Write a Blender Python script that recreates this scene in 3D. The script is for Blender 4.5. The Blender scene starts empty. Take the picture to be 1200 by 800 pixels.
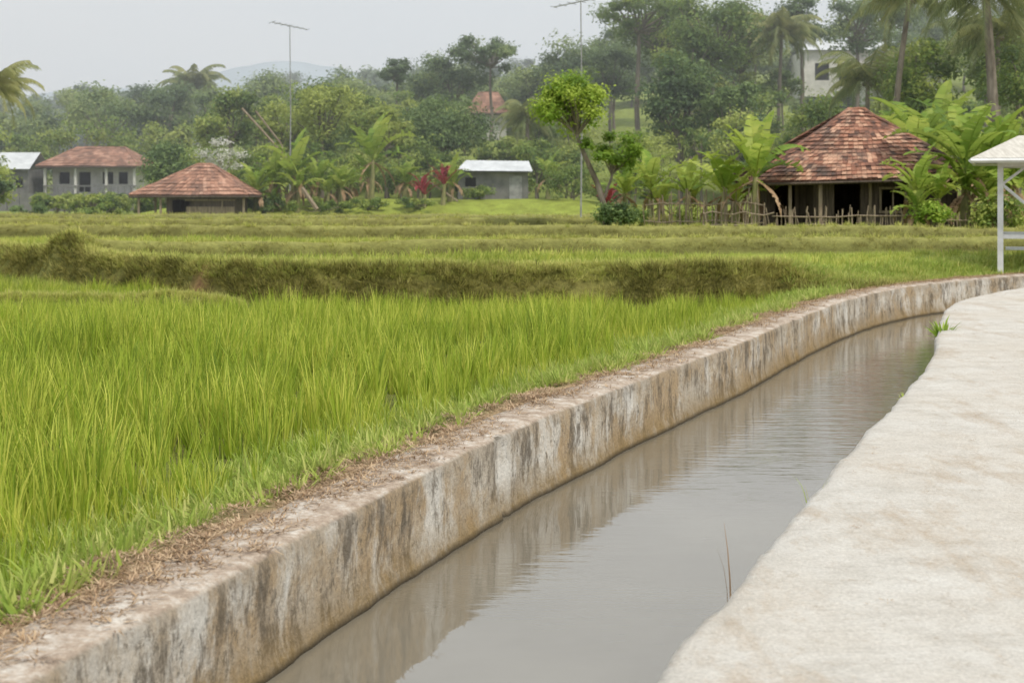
import bpy, math, numpy as np
from mathutils import Vector, noise as mnoise
rng=np.random.default_rng(7)
scene=bpy.context.scene
rad=math.radians
# ------------------------------------------------------------------ helpers
class MB:
    def __init__(s): s.v=[];s.f=[];s.m=[];s.t=[];s.n=0
    def add(s,v,f,mat=0,tint=0.5):
        v=np.asarray(v,float).reshape(-1,3); f=np.asarray(f,int)
        s.v.append(v); s.f.append(f+s.n); s.n+=len(v)
        s.m.append(np.full(len(f),mat)); s.t.append(np.broadcast_to(np.asarray(tint,float),(len(f),)).copy())
    def build(s,name,mats,smooth=False,parent=None,link=True):
        me=bpy.data.meshes.new(name)
        V=np.concatenate(s.v); me.vertices.add(len(V)); me.vertices.foreach_set('co',V.ravel())
        loops=np.concatenate([f.ravel() for f in s.f]); tot=np.concatenate([np.full(len(f),f.shape[1]) for f in s.f])
        me.loops.add(len(loops)); me.loops.foreach_set('vertex_index',loops.astype(np.int32))
        st=np.concatenate([[0],np.cumsum(tot)[:-1]]).astype(np.int32)
        me.polygons.add(len(tot)); me.polygons.foreach_set('loop_start',st)
        me.polygons.foreach_set('material_index',np.concatenate(s.m).astype(np.int32))
        me.polygons.foreach_set('use_smooth',np.full(len(tot),smooth))
        me.update(calc_edges=True); me.validate()
        a=me.attributes.new('tint','FLOAT','FACE')
        T=np.concatenate(s.t)
        if len(a.data)==len(T): a.data.foreach_set('value',T.astype(np.float32))
        for m in mats: me.materials.append(m)
        ob=bpy.data.objects.new(name,me)
        if link: scene.collection.objects.link(ob)
        if parent: ob.parent=parent
        return ob
def empty(name):
    o=bpy.data.objects.new(name,None); scene.collection.objects.link(o); return o
def tube(mb,pts,rads,sides=7,mat=0,tint=0.5):
    pts=np.asarray(pts,float); n=len(pts); rads=np.broadcast_to(np.asarray(rads,float),(n,))
    tg=np.gradient(pts,axis=0); tg/=np.linalg.norm(tg,axis=1)[:,None]+1e-9
    ref=np.array([0,0,1.]) if abs(tg[:,2]).mean()<0.8 else np.array([1.,0,0])
    a=np.cross(tg,ref); a/=np.linalg.norm(a,axis=1)[:,None]+1e-9; b=np.cross(tg,a)
    th=np.linspace(0,2*np.pi,sides,endpoint=False)
    V=pts[:,None]+rads[:,None,None]*(np.cos(th)[None,:,None]*a[:,None]+np.sin(th)[None,:,None]*b[:,None])
    F=[]
    for i in range(n-1):
        for j in range(sides):
            k=(j+1)%sides; F.append((i*sides+j,i*sides+k,(i+1)*sides+k,(i+1)*sides+j))
    mb.add(V,F,mat,tint)
    c=np.vstack([V[-1],pts[-1]]); mb.add(c,[(j,(j+1)%sides,sides) for j in range(sides)],mat,tint)
def box(mb,c,s,rz=0,mat=0,tint=0.5):
    x,y,z=[q/2 for q in s]
    v=np.array([(-x,-y,-z),(x,-y,-z),(x,y,-z),(-x,y,-z),(-x,-y,z),(x,-y,z),(x,y,z),(-x,y,z)])
    R=np.array([[math.cos(rz),-math.sin(rz),0],[math.sin(rz),math.cos(rz),0],[0,0,1]])
    v=v@R.T+np.array(c)
    mb.add(v,[(0,3,2,1),(4,5,6,7),(0,1,5,4),(1,2,6,5),(2,3,7,6),(3,0,4,7)],mat,tint)
def leaves(mb,C,size,nb,mat=0,tint=0.5,aspect=0.5):
    n=len(C)
    N=nb+rng.normal(size=(n,3))*0.6; N/=np.linalg.norm(N,axis=1)[:,None]+1e-9
    a=np.cross(N,rng.normal(size=(n,3))); a/=np.linalg.norm(a,axis=1)[:,None]+1e-9
    b=np.cross(N,a); L=(size*rng.uniform(.6,1.3,n))[:,None]
    V=np.stack([C-a*L/2,C+b*L*aspect/2,C+a*L/2+N*L*-.12,C-b*L*aspect/2],1).reshape(-1,3)
    mb.add(V,np.arange(4*n).reshape(-1,4),mat,tint)
def sm(x,a,b):
    t=np.clip((x-a)/(b-a),0,1); return t*t*(3-2*t)
# ------------------------------------------------------------------ materials
def newmat(name):
    m=bpy.data.materials.new(name); m.use_nodes=True; nt=m.node_tree; nt.nodes.clear(); return m,nt
class G:
    def __init__(s,nt): s.nt=nt
    def n(s,t,**k):
        nd=s.nt.nodes.new(t)
        for a,b in k.items(): setattr(nd,a,b)
        return nd
    def l(s,a,b): s.nt.links.new(a,b)
    def noise(s,vec,scale,detail=4,rough=.6):
        nd=s.n('ShaderNodeTexNoise'); nd.inputs['Scale'].default_value=scale; nd.inputs['Detail'].default_value=detail
        nd.inputs['Roughness'].default_value=rough; s.l(vec,nd.inputs['Vector']); return nd.outputs['Fac']
    def ramp(s,fac,stops):
        nd=s.n('ShaderNodeValToRGB'); r=nd.color_ramp
        while len(r.elements)<len(stops): r.elements.new(0.5)
        for e,(p,c) in zip(r.elements,stops):
            e.position=p; e.color=(*c,1) if len(c)==3 else c
        s.l(fac,nd.inputs[0]); return nd.outputs[0]
    def mix(s,fac,a,b,mode='MIX'):
        nd=s.n('ShaderNodeMix',data_type='RGBA',blend_type=mode)
        for i,v in ((0,fac),(6,a),(7,b)):
            if hasattr(v,'is_linked'): s.l(v,nd.inputs[i])
            elif i==0: nd.inputs[0].default_value=v
            else: nd.inputs[i].default_value=(*v,1)
        return nd.outputs[2]
    def math(s,op,a,b=0.0):
        nd=s.n('ShaderNodeMath',operation=op)
        for i,v in enumerate((a,b)):
            if hasattr(v,'is_linked'): s.l(v,nd.inputs[i])
            else: nd.inputs[i].default_value=v
        return nd.outputs[0]
    def mapr(s,v,a,b,c=0,d=1):
        nd=s.n('ShaderNodeMapRange'); s.l(v,nd.inputs[0])
        for i,q in enumerate((a,b,c,d)): nd.inputs[i+1].default_value=q
        return nd.outputs[0]
    def pos(s): return s.n('ShaderNodeNewGeometry').outputs['Position']
    def scalev(s,v,sc):
        nd=s.n('ShaderNodeMapping'); nd.inputs['Scale'].default_value=sc; s.l(v,nd.inputs[0]); return nd.outputs[0]
    def out(s,sh): s.l(sh,s.n('ShaderNodeOutputMaterial').inputs[0])
    def bsdf(s,col,rough=.8,spec=.3,bump=None,bd=.02,bs=.5):
        p=s.n('ShaderNodeBsdfPrincipled')
        if hasattr(col,'is_linked'): s.l(col,p.inputs['Base Color'])
        else: p.inputs['Base Color'].default_value=(*col,1)
        p.inputs['Roughness'].default_value=rough; p.inputs['Specular IOR Level'].default_value=spec
        if bump is not None:
            b=s.n('ShaderNodeBump'); b.inputs['Distance'].default_value=bd; b.inputs['Strength'].default_value=bs
            s.l(bump,b.inputs['Height']); s.l(b.outputs[0],p.inputs['Normal'])
        return p.outputs[0]
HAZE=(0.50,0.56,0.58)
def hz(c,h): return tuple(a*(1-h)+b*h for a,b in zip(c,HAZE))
def foliage(name,dark,mid,light,haze=0,trans=.3,nscale=.6,amp=.25):
    m,nt=newmat(name); g=G(nt)
    at=g.n('ShaderNodeAttribute',attribute_name='tint').outputs['Fac']
    nz=g.noise(g.pos(),nscale,3)
    f=g.math('ADD',at,g.mapr(nz,.3,.7,-amp,amp))
    c=g.ramp(f,[(0,hz(dark,haze)),(.5,hz(mid,haze)),(1,hz(light,haze))])
    p=g.bsdf(c,.55,.25)
    t=g.n('ShaderNodeBsdfTranslucent'); g.l(g.mix(.5,c,hz(light,haze)),t.inputs[0])
    mx=g.n('ShaderNodeMixShader'); mx.inputs[0].default_value=trans
    g.l(p,mx.inputs[1]); g.l(t.outputs[0],mx.inputs[2])
    g.out(mx.outputs[0]); return m
def simple(name,c1,c2,scale=3,rough=.85,sc=(1,1,1),bd=.01,spec=.2,detail=5):
    m,nt=newmat(name); g=G(nt); v=g.scalev(g.pos(),sc); nz=g.noise(v,scale,detail,.65)
    c=g.ramp(nz,[(.32,c1),(.68,c2)]); g.out(g.bsdf(c,rough,spec,nz,bd,.6)); return m
M={}
M['rice']=foliage('rice_leaf',(.11,.19,.012),(.30,.42,.03),(.62,.62,.12),trans=.40,nscale=.35,amp=.3)
M['ricefar']=foliage('rice_leaf_far',(.15,.22,.02),(.35,.42,.06),(.60,.56,.15),haze=.02,trans=.4,nscale=.16,amp=.4)
M['weed']=foliage('weed_leaf',(.17,.27,.03),(.35,.45,.08),(.58,.58,.2),trans=.4,nscale=1.5)
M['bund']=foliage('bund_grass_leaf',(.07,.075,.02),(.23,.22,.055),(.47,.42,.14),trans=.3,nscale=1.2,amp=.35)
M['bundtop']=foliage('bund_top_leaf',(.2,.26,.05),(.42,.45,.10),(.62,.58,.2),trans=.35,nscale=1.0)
M['dry']=foliage('dry_straw',(.15,.09,.05),(.34,.22,.125),(.55,.41,.26),trans=.15,nscale=3)
M['near']=foliage('leaf_fresh',(.08,.15,.015),(.22,.36,.035),(.42,.52,.08),haze=.02,trans=.42)
M['mid']=foliage('leaf_mid',(.05,.10,.02),(.16,.25,.045),(.40,.45,.10),haze=.03,trans=.4)
M['dark']=foliage('leaf_dark',(.035,.07,.02),(.09,.155,.04),(.20,.28,.075),haze=.04,trans=.34)
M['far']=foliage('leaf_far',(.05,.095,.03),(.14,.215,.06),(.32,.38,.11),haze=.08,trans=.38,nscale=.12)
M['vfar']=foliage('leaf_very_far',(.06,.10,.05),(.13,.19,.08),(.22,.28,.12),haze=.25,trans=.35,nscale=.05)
M['banana']=foliage('banana_leaf',(.09,.17,.02),(.22,.34,.045),(.46,.52,.11),haze=.01,trans=.45,nscale=1)
M['palm']=foliage('palm_leaf',(.07,.10,.03),(.17,.21,.06),(.36,.35,.12),haze=.05,trans=.35)
M['red']=foliage('red_leaf',(.12,.012,.02),(.30,.03,.05),(.42,.10,.09),trans=.3)
M['blossom']=foliage('blossom_leaf',(.4,.41,.35),(.62,.61,.55),(.78,.76,.72),trans=.3)
M['bark']=simple('bark',(.10,.08,.06),(.27,.23,.19),4,sc=(1,1,.3))
M['bstem']=simple('banana_stem',(.15,.16,.06),(.32,.29,.14),5,sc=(2,2,.5))
M['bamboo']=simple('bamboo_wood',(.15,.11,.08),(.36,.29,.21),5,sc=(3,3,.5))
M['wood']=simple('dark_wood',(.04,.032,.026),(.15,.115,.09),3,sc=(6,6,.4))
M['plaster']=simple('white_plaster',(.50,.49,.45),(.72,.70,.66),1.5)
M['greyblk']=simple('grey_block_wall',(.13,.13,.125),(.24,.235,.225),1.5)
M['zinc']=simple('zinc_roof',(.45,.47,.48),(.66,.68,.69),1.5,rough=.5)
M['thatch']=simple('pale_roof_sheet',(.42,.39,.34),(.62,.59,.53),3,sc=(5,1,1))
M['whitep']=simple('white_paint',(.55,.55,.53),(.72,.72,.71),4,rough=.5)
M['metal']=simple('antenna_metal',(.2,.2,.2),(.35,.35,.35),4,rough=.4)
M['dark_open']=simple('dark_interior',(.012,.011,.01),(.03,.027,.024),3)  # near-black colour stands in for the shade of unlit insides
def tilemat(name,a,b,c,haze=0,moss=.8):
    m,nt=newmat(name); g=G(nt); at=g.n('ShaderNodeAttribute',attribute_name='tint').outputs['Fac']
    nz=g.noise(g.pos(),.9,6,.7); f=g.math('ADD',at,g.mapr(nz,.3,.7,-.5,.4))
    col=g.ramp(f,[(0,hz(a,haze)),(.45,hz(b,haze)),(.95,hz(c,haze))])
    ms=g.noise(g.pos(),1.5,7,.78); col=g.mix(g.mapr(ms,.45,.60,0,moss),col,(.105,.085,.075))
    g.out(g.bsdf(col,.9,.1,g.noise(g.pos(),9,3),.02,.5)); return m
M['tile']=tilemat('clay_tile',(.10,.06,.05),(.32,.15,.10),(.54,.33,.23))
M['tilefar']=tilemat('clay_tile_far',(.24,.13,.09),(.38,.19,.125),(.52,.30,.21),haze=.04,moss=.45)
# ------------------------------------------------------------------ canal curves
def catmull(P,step=.06):
    P=np.array(P,float); P=np.vstack([2*P[0]-P[1],P,2*P[-1]-P[-2]]); out=[]
    for i in range(1,len(P)-2):
        p0,p1,p2,p3=P[i-1:i+3]; n=max(2,int(np.linalg.norm(p2-p1)/step)); t=np.linspace(0,1,n,endpoint=False)[:,None]
        out.append(.5*((2*p1)+(-p0+p2)*t+(2*p0-5*p1+4*p2-p3)*t**2+(-p0+3*p1-3*p2+p3)*t**3))
    out.append(P[-2][None]); return np.vstack(out)
WL=[(-4.3,-8),(-3.2,-3),(-2.55,0),(-2.05,2.5),(-1.56,4.68),(-1.15,6.0),(-.75,7.3),(0,9.5),(1.09,12.1),(2.44,15.1),(3.54,17.8),(5.1,21.3),(6.9,24.3),(9.7,27.2),(13,29.3),(18,31.2),(26,33),(40,35)]
PR=[(-2.1,-8),(-1.15,-3),(-.6,0),(-.08,2.5),(.47,4.64),(1.03,6.13),(2.17,9.04),(3.88,13.3),(5.16,17.2),(5.94,19.5),(6.95,21.6),(8.8,24.1),(11.3,26.3),(15,28.2),(20,29.9),(28,31.4),(40,33)]
CL=catmull(WL); CR=catmull(PR)
def sdist(C,X,Y,side):
    ext=C[::6]; ext=np.vstack([ext[0]+(ext[0]-ext[1])*200,ext,ext[-1]+(ext[-1]-ext[-2])*800])
    best=np.full(X.shape,1e9); sg=np.ones(X.shape)
    for i in range(len(ext)-1):
        a=ext[i]; d=ext[i+1]-a; L2=d@d
        t=np.clip(((X-a[0])*d[0]+(Y-a[1])*d[1])/L2,0,1)
        dx=X-a[0]-t*d[0]; dy=Y-a[1]-t*d[1]; q=np.hypot(dx,dy); cr=d[0]*(Y-a[1])-d[1]*(X-a[0])
        u=q<best-1e-9; best=np.where(u,q,best); sg=np.where(u,np.sign(cr),sg)
    return best*sg*side
def wob(X,Y,s): return np.sin(X*s+1.3)*np.cos(Y*s*.9+.4)+.5*np.sin(X*s*2.3+Y*s*1.7)
BX=[-400,-60,-24,-14,-8.5,-5.4,-4,0,5,9,30,400]; BY=[60,50,41,35,28,24.1,23.4,23.4,23.8,26,32,60]
def Bund(X): return np.interp(X,BX,BY)+.16*np.sin(X*1.9)+.09*np.sin(X*4.3+1)
KX=[-400,-60,-32,-14,0,30,60,400]; KK=[.02,.02,.03,.09,.13,.17,.17,.1]
RD=((31,.16,.34),(41,-.10,.40),(52,.07,.42),(64,-.02,.36))
def ridges(X,Y):
    r=0
    for y0,k,h in RD:
        r=r+h*np.exp(-((Y-(y0+k*X+.5*np.sin(X*.25)))/.5)**2)
    return r
def height(X,Y,full=True):
    X=np.asarray(X,float);Y=np.asarray(Y,float)
    dl=sdist(CL,X,Y,1); dr=sdist(CR,X,Y,-1)
    B=Bund(X); up=sm(Y,B-.3,B+.22)
    low=-.25-.1*sm(Y,16,22)*sm(dl,1,3)+.02*wob(X,Y,2)
    lowL=np.exp(-((Y-22.6-.1*np.sin(X))/.3)**2)*.3*sm(-X,3.5,5.5)
    lvl=.24+.03*wob(X,Y,.7)
    z=low+lowL+.1*sm(Y,22.5,23)*(1-up)*sm(-X,3,5)
    z=z*(1-up)+lvl*up+ .17*np.exp(-((Y-B-.45)/.38)**2)+ridges(X,Y)*up
    nearw=1-sm(dl,.7,2.0)
    z=z*(1-nearw)+(-.03-.12*sm(dl,.5,1.2)*(Y<22)+.02*wob(X,Y,5))*nearw
    bank=sm(Y,72.5,78)*sm(X,-22,-16)*(1-.4*sm(X,3,8))*.95
    hill=np.interp(X/np.maximum(Y,80)*100,KX,KK)*np.clip(Y-82,0,150)
    hill=hill*sm(Y,82,95)
    terr=np.floor(hill/1.6)*1.6; fr=hill/1.6-np.floor(hill/1.6)
    hill=terr+1.6*sm(fr,.6,1.0)
    z=z+bank+hill
    right=dr>0
    z=np.where(right,np.where(dr>4.3,-.02+.03*wob(X,Y,2)+.1*sm(dr,5,8),-.3),z)
    canal=(dl<.2)&(dr<.3)
    z=np.where(canal,-1.3,z)
    return z,dl,dr,up
def grade(a,b,s,far,g=1.12):
    c=list(np.arange(a,b,s)); x=b; st=s
    while x<far: c.append(x); st*=g; x+=st
    c.append(far); return c
xs_p=grade(0,14,.16,3500); xs_n=grade(0,9,.16,3500); xs=np.array(sorted(set([-q for q in xs_n[1:]]+xs_p)))
ys_f=grade(2.,32,.16,70,1.0)[:-1]; ys_f=list(np.arange(2,32,.16))+list(np.arange(32,70,.3))+grade(70,70.1,.4,5200,1.04); ys=np.array(sorted(set([-300,-120,-50,-25,-14,-9,-6,-4,-2.5,-1,0,1]+ys_f)))
XX,YY=np.meshgrid(xs,ys); Z,DL,DR,UP=height(XX,YY)
nx,ny=len(xs),len(ys)
mb=MB(); idx=np.arange(nx*ny).reshape(ny,nx)
F=np.stack([idx[:-1,:-1],idx[:-1,1:],idx[1:,1:],idx[1:,:-1]],-1).reshape(-1,4)
mb.add(np.stack([XX,YY,Z],-1).reshape(-1,3),F)
soil=np.array([.11,.09,.055]); grn=np.array([.14,.19,.035]); dirt=np.array([.34,.25,.17]); olive=np.array([.15,.145,.05]); fgrn=np.array([.25,.31,.06]); hillc=np.array([.22,.28,.07])
col=np.zeros(XX.shape+(3,))+grn*.55+soil*.45
u3=UP[...,None]; col=col*(1-u3)+fgrn*u3
B=Bund(XX); face=(np.exp(-((YY-B)/.3)**2))[...,None]; col=col*(1-face)+olive*face
w=(1-sm(DL,.4,.75))[...,None]; col=col*(1-w)+dirt*w
rg=(ridges(XX,YY)/.34*UP)[...,None].clip(0,1); col=col*(1-rg)+np.array([.33,.34,.12])*rg
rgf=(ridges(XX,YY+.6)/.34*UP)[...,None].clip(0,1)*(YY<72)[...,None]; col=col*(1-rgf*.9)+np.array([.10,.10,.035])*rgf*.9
red=(np.exp(-((XX+5.3)/.22)**2-((YY-24)/.5)**2))[...,None]*.8; col=col*(1-red)+np.array([.24,.13,.08])*red
hl=sm(YY,80,90)[...,None]; col=col*(1-hl)+hillc*hl
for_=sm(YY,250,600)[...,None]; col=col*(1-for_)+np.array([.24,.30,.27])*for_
col=np.where((DL<.3)[...,None]&(DR<.2)[...,None],np.array([.08,.07,.05]),col)
m,nt=newmat('ground_soil_grass'); g=G(nt)
ca=g.n('ShaderNodeAttribute',attribute_name='gcol').outputs['Color']
n1=g.noise(g.pos(),1.2,6,.7); n2=g.noise(g.pos(),14,4,.7)
c=g.mix(1,ca,g.ramp(n1,[(.25,(.6,.55,.5)),(.75,(1.35,1.35,1.2))]),'MULTIPLY'); c=g.mix(1,c,g.ramp(n2,[(.25,(.6,.6,.6)),(.75,(1.35,1.3,1.3))]),'MULTIPLY')
g.out(g.bsdf(c,.95,.1,n2,.03,.8)); M['ground']=m
gr=mb.build('ground',[m],smooth=True)
ga=gr.data.attributes.new('gcol','FLOAT_COLOR','POINT'); ga.data.foreach_set('color',np.concatenate([col,np.ones(XX.shape+(1,))],-1).astype(np.float32).ravel())
# ------------------------------------------------------------------ canal wall, path, water
def normals(C):
    t=np.gradient(C,axis=0); t/=np.linalg.norm(t,axis=1)[:,None]; return np.stack([-t[:,1],t[:,0]],1)
def N3(x,y,z,s): return mnoise.noise(Vector((x*s,y*s,z*s)))
def strip(name,C,prof,mat,side,amp,joints=()):
    Nn=normals(C); n=len(C); k=len(prof); V=np.zeros((n,k,3))
    s=np.concatenate([[0],np.cumsum(np.linalg.norm(np.diff(C,axis=0),axis=1))])
    for i in range(n):
        for j,(d,z,a) in enumerate(prof):
            p=C[i]+Nn[i]*d*side; nn=N3(p[0],p[1],z,1.3)+.45*N3(p[0]+9,p[1],z,5)+.3*N3(p[0],p[1]+5,z*1.5,15)
            dd=d+amp*a*nn
            if a>.9:
                for js in joints:
                    if abs(s[i]-js)<.035: dd+=.04
            p=C[i]+Nn[i]*dd*side
            V[i,j]=(p[0],p[1],z+amp*.35*a*(N3(p[0],p[1]+31,z,3)+.5*N3(p[0]+3,p[1],z,11)))
    id_=np.arange(n*k).reshape(n,k)
    F=np.stack([id_[:-1,:-1],id_[1:,:-1],id_[1:,1:],id_[:-1,1:]],-1).reshape(-1,4)
    if side>0: F=F[:,::-1]
    b=MB(); b.add(V.reshape(-1,3),F); return b.build(name,[mat],smooth=True)
m,nt=newmat('weathered_wall_concrete'); g=G(nt); P=g.pos()
sx=g.n('ShaderNodeSeparateXYZ'); g.l(P,sx.inputs[0]); z=sx.outputs[2]
gn=g.n('ShaderNodeSeparateXYZ'); g.l(g.n('ShaderNodeNewGeometry').outputs['Normal'],gn.inputs[0])
big=g.noise(P,.9,7,.72); mott=g.noise(P,4,9,.8); blot=g.noise(g.scalev(P,(1,1,.38)),4.6,9,.78); fine=g.noise(P,45,4,.7)
pale=g.noise(g.scalev(P,(1,1,.6)),2.0,7,.7); spots=g.noise(g.scalev(P,(1,1,.7)),13,6,.8)
c=g.ramp(mott,[(.30,(.30,.255,.19)),(.5,(.48,.42,.34)),(.68,(.64,.60,.52))])
c=g.mix(g.mapr(big,.46,.59,0,.75),c,(.40,.28,.15))
c=g.mix(g.mapr(pale,.50,.60,0,.72),c,(.72,.70,.65))
c=g.mix(g.mapr(blot,.50,.60,0,.88),c,(.14,.115,.085))
c=g.mix(g.mapr(spots,.55,.64,0,.75),c,(.12,.105,.08))
edge=g.math('ADD',z,g.math('MULTIPLY',mott,.25)); c=g.mix(g.mapr(edge,.02,.12,0,.5),c,(.18,.145,.105))
low=g.mapr(g.math('ADD',z,g.math('MULTIPLY',mott,-.4)),-.48,-.72,0,.88); c=g.mix(low,c,(.24,.165,.07))
c=g.mix(g.mapr(z,-.485,-.53,0,.95),c,(.035,.03,.022))  # waterline band: footing shadow and dark stain put into the colour
topm=g.mapr(gn.outputs[2],.6,.95)
tc=g.ramp(g.noise(P,5,9,.8),[(.34,(.24,.18,.135)),(.49,(.43,.345,.27)),(.63,(.63,.585,.52))])
c=g.mix(topm,c,tc); c=g.mix(1,c,g.ramp(fine,[(.3,(.76,.76,.76)),(.7,(1.12,1.12,1.12))]),'MULTIPLY')
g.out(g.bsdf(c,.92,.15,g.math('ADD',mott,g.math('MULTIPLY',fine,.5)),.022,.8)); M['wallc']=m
arc=np.concatenate([[0],np.cumsum(np.linalg.norm(np.diff(CL,axis=0),axis=1))])
jn=arc[np.argmin(np.hypot(CL[:,0]-3.54,CL[:,1]-17.8))]
prof=[(.42,-.5,0),(.42,-.05,.8),(.38,.0,.6),(.3,.008,.5),(.2,.01,.5),(.1,.006,.6),(.03,.0,.8),(.006,-.018,1),(0,-.06,1),(0,-.12,1),(0,-.19,1),(0,-.27,1),(0,-.35,1),(-.005,-.43,1),(-.02,-.49,1),(-.03,-.54,1),(-.02,-.7,.5),(0,-1.35,0)]
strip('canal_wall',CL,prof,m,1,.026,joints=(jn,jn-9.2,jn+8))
m,nt=newmat('cement_path'); g=G(nt); P=g.pos()
big=g.noise(P,.5,5,.6); md=g.noise(P,3.2,9,.76); fine=g.noise(P,60,4,.7)
c=g.ramp(md,[(.28,(.43,.40,.35)),(.5,(.555,.525,.475)),(.72,(.63,.61,.565))])
c=g.mix(g.mapr(big,.42,.66,0,.55),c,(.51,.45,.37))
st=g.noise(g.scalev(P,(1,.4,1)),1.7,9,.78); c=g.mix(g.mapr(st,.52,.66,0,.7),c,(.40,.315,.225))
sc_=g.noise(g.scalev(P,(.8,6,1)),2.4,7,.75); c=g.mix(g.mapr(sc_,.55,.70,0,.45),c,(.36,.33,.29))
sp_=g.noise(P,9,7,.82); c=g.mix(g.mapr(sp_,.56,.65,0,.6),c,(.37,.31,.24))
c=g.mix(1,c,g.ramp(fine,[(.3,(.78,.78,.78)),(.7,(1.08,1.08,1.08))]),'MULTIPLY')
sx=g.n('ShaderNodeSeparateXYZ'); g.l(P,sx.inputs[0]); c=g.mix(g.mapr(sx.outputs[2],-.03,-.25,0,.7),c,(.22,.18,.13))
g.out(g.bsdf(c,.85,.25,g.math('ADD',md,g.math('MULTIPLY',fine,.5)),.02,.8))
prof=[(0,-1.35,0),(0,-.6,1),(0,-.3,1),(0,-.12,1),(.0,-.045,1),(.012,-.012,1),(.05,.0,.8)]+[(x,.004,.35) for x in (.15,.3,.6,1,1.6,2.3,3,3.7)]+[(4.4,0,.5),(4.42,-.4,.5)]
strip('concrete_path',CR,prof,m,-1,.028)
# water
m,nt=newmat('canal_water_surface'); g=G(nt); P=g.pos()
w1=g.noise(g.scalev(P,(1.1,.8,1)),2.2,2,.4); w2=g.noise(g.scalev(P,(.45,2.6,1)),4.5,3,.55)
calm=g.mapr(g.noise(P,.45,2),.45,.62,.05,1)
sy=g.n('ShaderNodeSeparateXYZ'); g.l(P,sy.inputs[0]); brz=g.math('MULTIPLY',g.mapr(sy.outputs[1],9,12),g.mapr(sy.outputs[1],22,16)); calm=g.math('MAXIMUM',calm,brz)
hh=g.math('ADD',w1,g.math('MULTIPLY',w2,g.math('MULTIPLY',calm,1.5)))
mud=g.ramp(g.noise(P,.6,4),[(.3,(.15,.132,.10)),(.7,(.20,.18,.14))])
p=g.n('ShaderNodeBsdfPrincipled'); g.l(mud,p.inputs['Base Color']); p.inputs['Roughness'].default_value=.015; p.inputs['IOR'].default_value=2.2; p.inputs['Specular IOR Level'].default_value=.5
b=g.n('ShaderNodeBump'); b.inputs['Distance'].default_value=.010; b.inputs['Strength'].default_value=.34; g.l(hh,b.inputs['Height']); g.l(b.outputs[0],p.inputs['Normal'])
g.out(p.outputs[0])
mb=MB(); NL=normals(CL)
iL=np.linspace(0,len(CL)-1,200).astype(int); iR=np.array([np.argmin(np.hypot(*(CR-CL[i]).T)) for i in iL])
iR=np.maximum.accumulate(iR)
V=[]
for a,bb in zip(iL,iR):
    l=CL[a]+NL[a]*.1; r=CR[bb]-normals(CR[max(0,bb-1):bb+2] if 0<bb<len(CR)-1 else CR[:2])[0]*.1
    V+= [(l[0],l[1],-.53),(r[0],r[1],-.53)]
mb.add(V,[(2*i,2*i+1,2*i+3,2*i+2) for i in range(len(iL)-1)]); mb.build('canal_water',[m])
# ------------------------------------------------------------------ tufts & scattering
def tuft(name,mat,n,h,wd,spread,lean,curl=.5,tb=(.2,.8),seg=3,seed=0):
    r=np.random.default_rng(seed); b=MB()
    for i in range(n):
        az=r.uniform(0,6.283); d=np.array([math.cos(az),math.sin(az),0]); sd=np.array([-d[1],d[0],0])
        sd=sd*math.cos(.5)+d*math.sin(.5)*r.choice([-1,1])
        base=d*spread*r.uniform(0,1)**.6; ang=lean*r.uniform(.15,1.2); H=h*r.uniform(.55,1.1); p=base.copy(); V=[]
        for j in range(seg+1):
            t=j/seg; ww=wd*(1-t**1.6)*.5+(.0006)
            V+=[p-sd*ww,p+sd*ww]; a=ang+curl*t*t*r.uniform(.5,1.5)
            p=p+(d*math.sin(a)+np.array([0,0,1])*math.cos(a))*H/seg
        b.add(V,[(2*j,2*j+1,2*j+3,2*j+2) for j in range(seg)],0,r.uniform(*tb))
    return b.build(name,[mat],link=False)
def scatter(name,P,rot,scl,objs):
    coll=bpy.data.collections.new(name+'_tufts')
    for o in objs: coll.objects.link(o)
    n=len(P); me=bpy.data.meshes.new(name); me.vertices.add(n); me.vertices.foreach_set('co',np.asarray(P,np.float32).ravel())
    a=me.attributes.new('rot','FLOAT_VECTOR','POINT'); a.data.foreach_set('vector',np.asarray(rot,np.float32).ravel())
    a=me.attributes.new('scl','FLOAT_VECTOR','POINT'); a.data.foreach_set('vector',np.asarray(scl,np.float32).ravel())
    a=me.attributes.new('idx','INT','POINT'); a.data.foreach_set('value',rng.integers(0,len(objs),n).astype(np.int32))
    ob=bpy.data.objects.new(name,me); scene.collection.objects.link(ob)
    ng=bpy.data.node_groups.new(name+'_gn','GeometryNodeTree')
    ng.interface.new_socket('Geometry',in_out='INPUT',socket_type='NodeSocketGeometry'); ng.interface.new_socket('Geometry',in_out='OUTPUT',socket_type='NodeSocketGeometry')
    N=ng.nodes; gi=N.new('NodeGroupInput'); go=N.new('NodeGroupOutput'); ip=N.new('GeometryNodeInstanceOnPoints'); ci=N.new('GeometryNodeCollectionInfo')
    ci.inputs['Collection'].default_value=coll; ci.inputs['Separate Children'].default_value=True; ci.inputs['Reset Children'].default_value=True
    ip.inputs['Pick Instance'].default_value=True
    def na(nm,ty):
        q=N.new('GeometryNodeInputNamedAttribute'); q.data_type=ty; q.inputs['Name'].default_value=nm; return q.outputs['Attribute']
    L=ng.links.new; L(gi.outputs[0],ip.inputs['Points']); L(ci.outputs[0],ip.inputs['Instance']); L(na('idx','INT'),ip.inputs['Instance Index'])
    L(na('rot','FLOAT_VECTOR'),ip.inputs['Rotation']); L(na('scl','FLOAT_VECTOR'),ip.inputs['Scale']); L(ip.outputs[0],go.inputs[0])
    md=ob.modifiers.new('scatter','NODES'); md.node_group=ng; return ob
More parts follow.
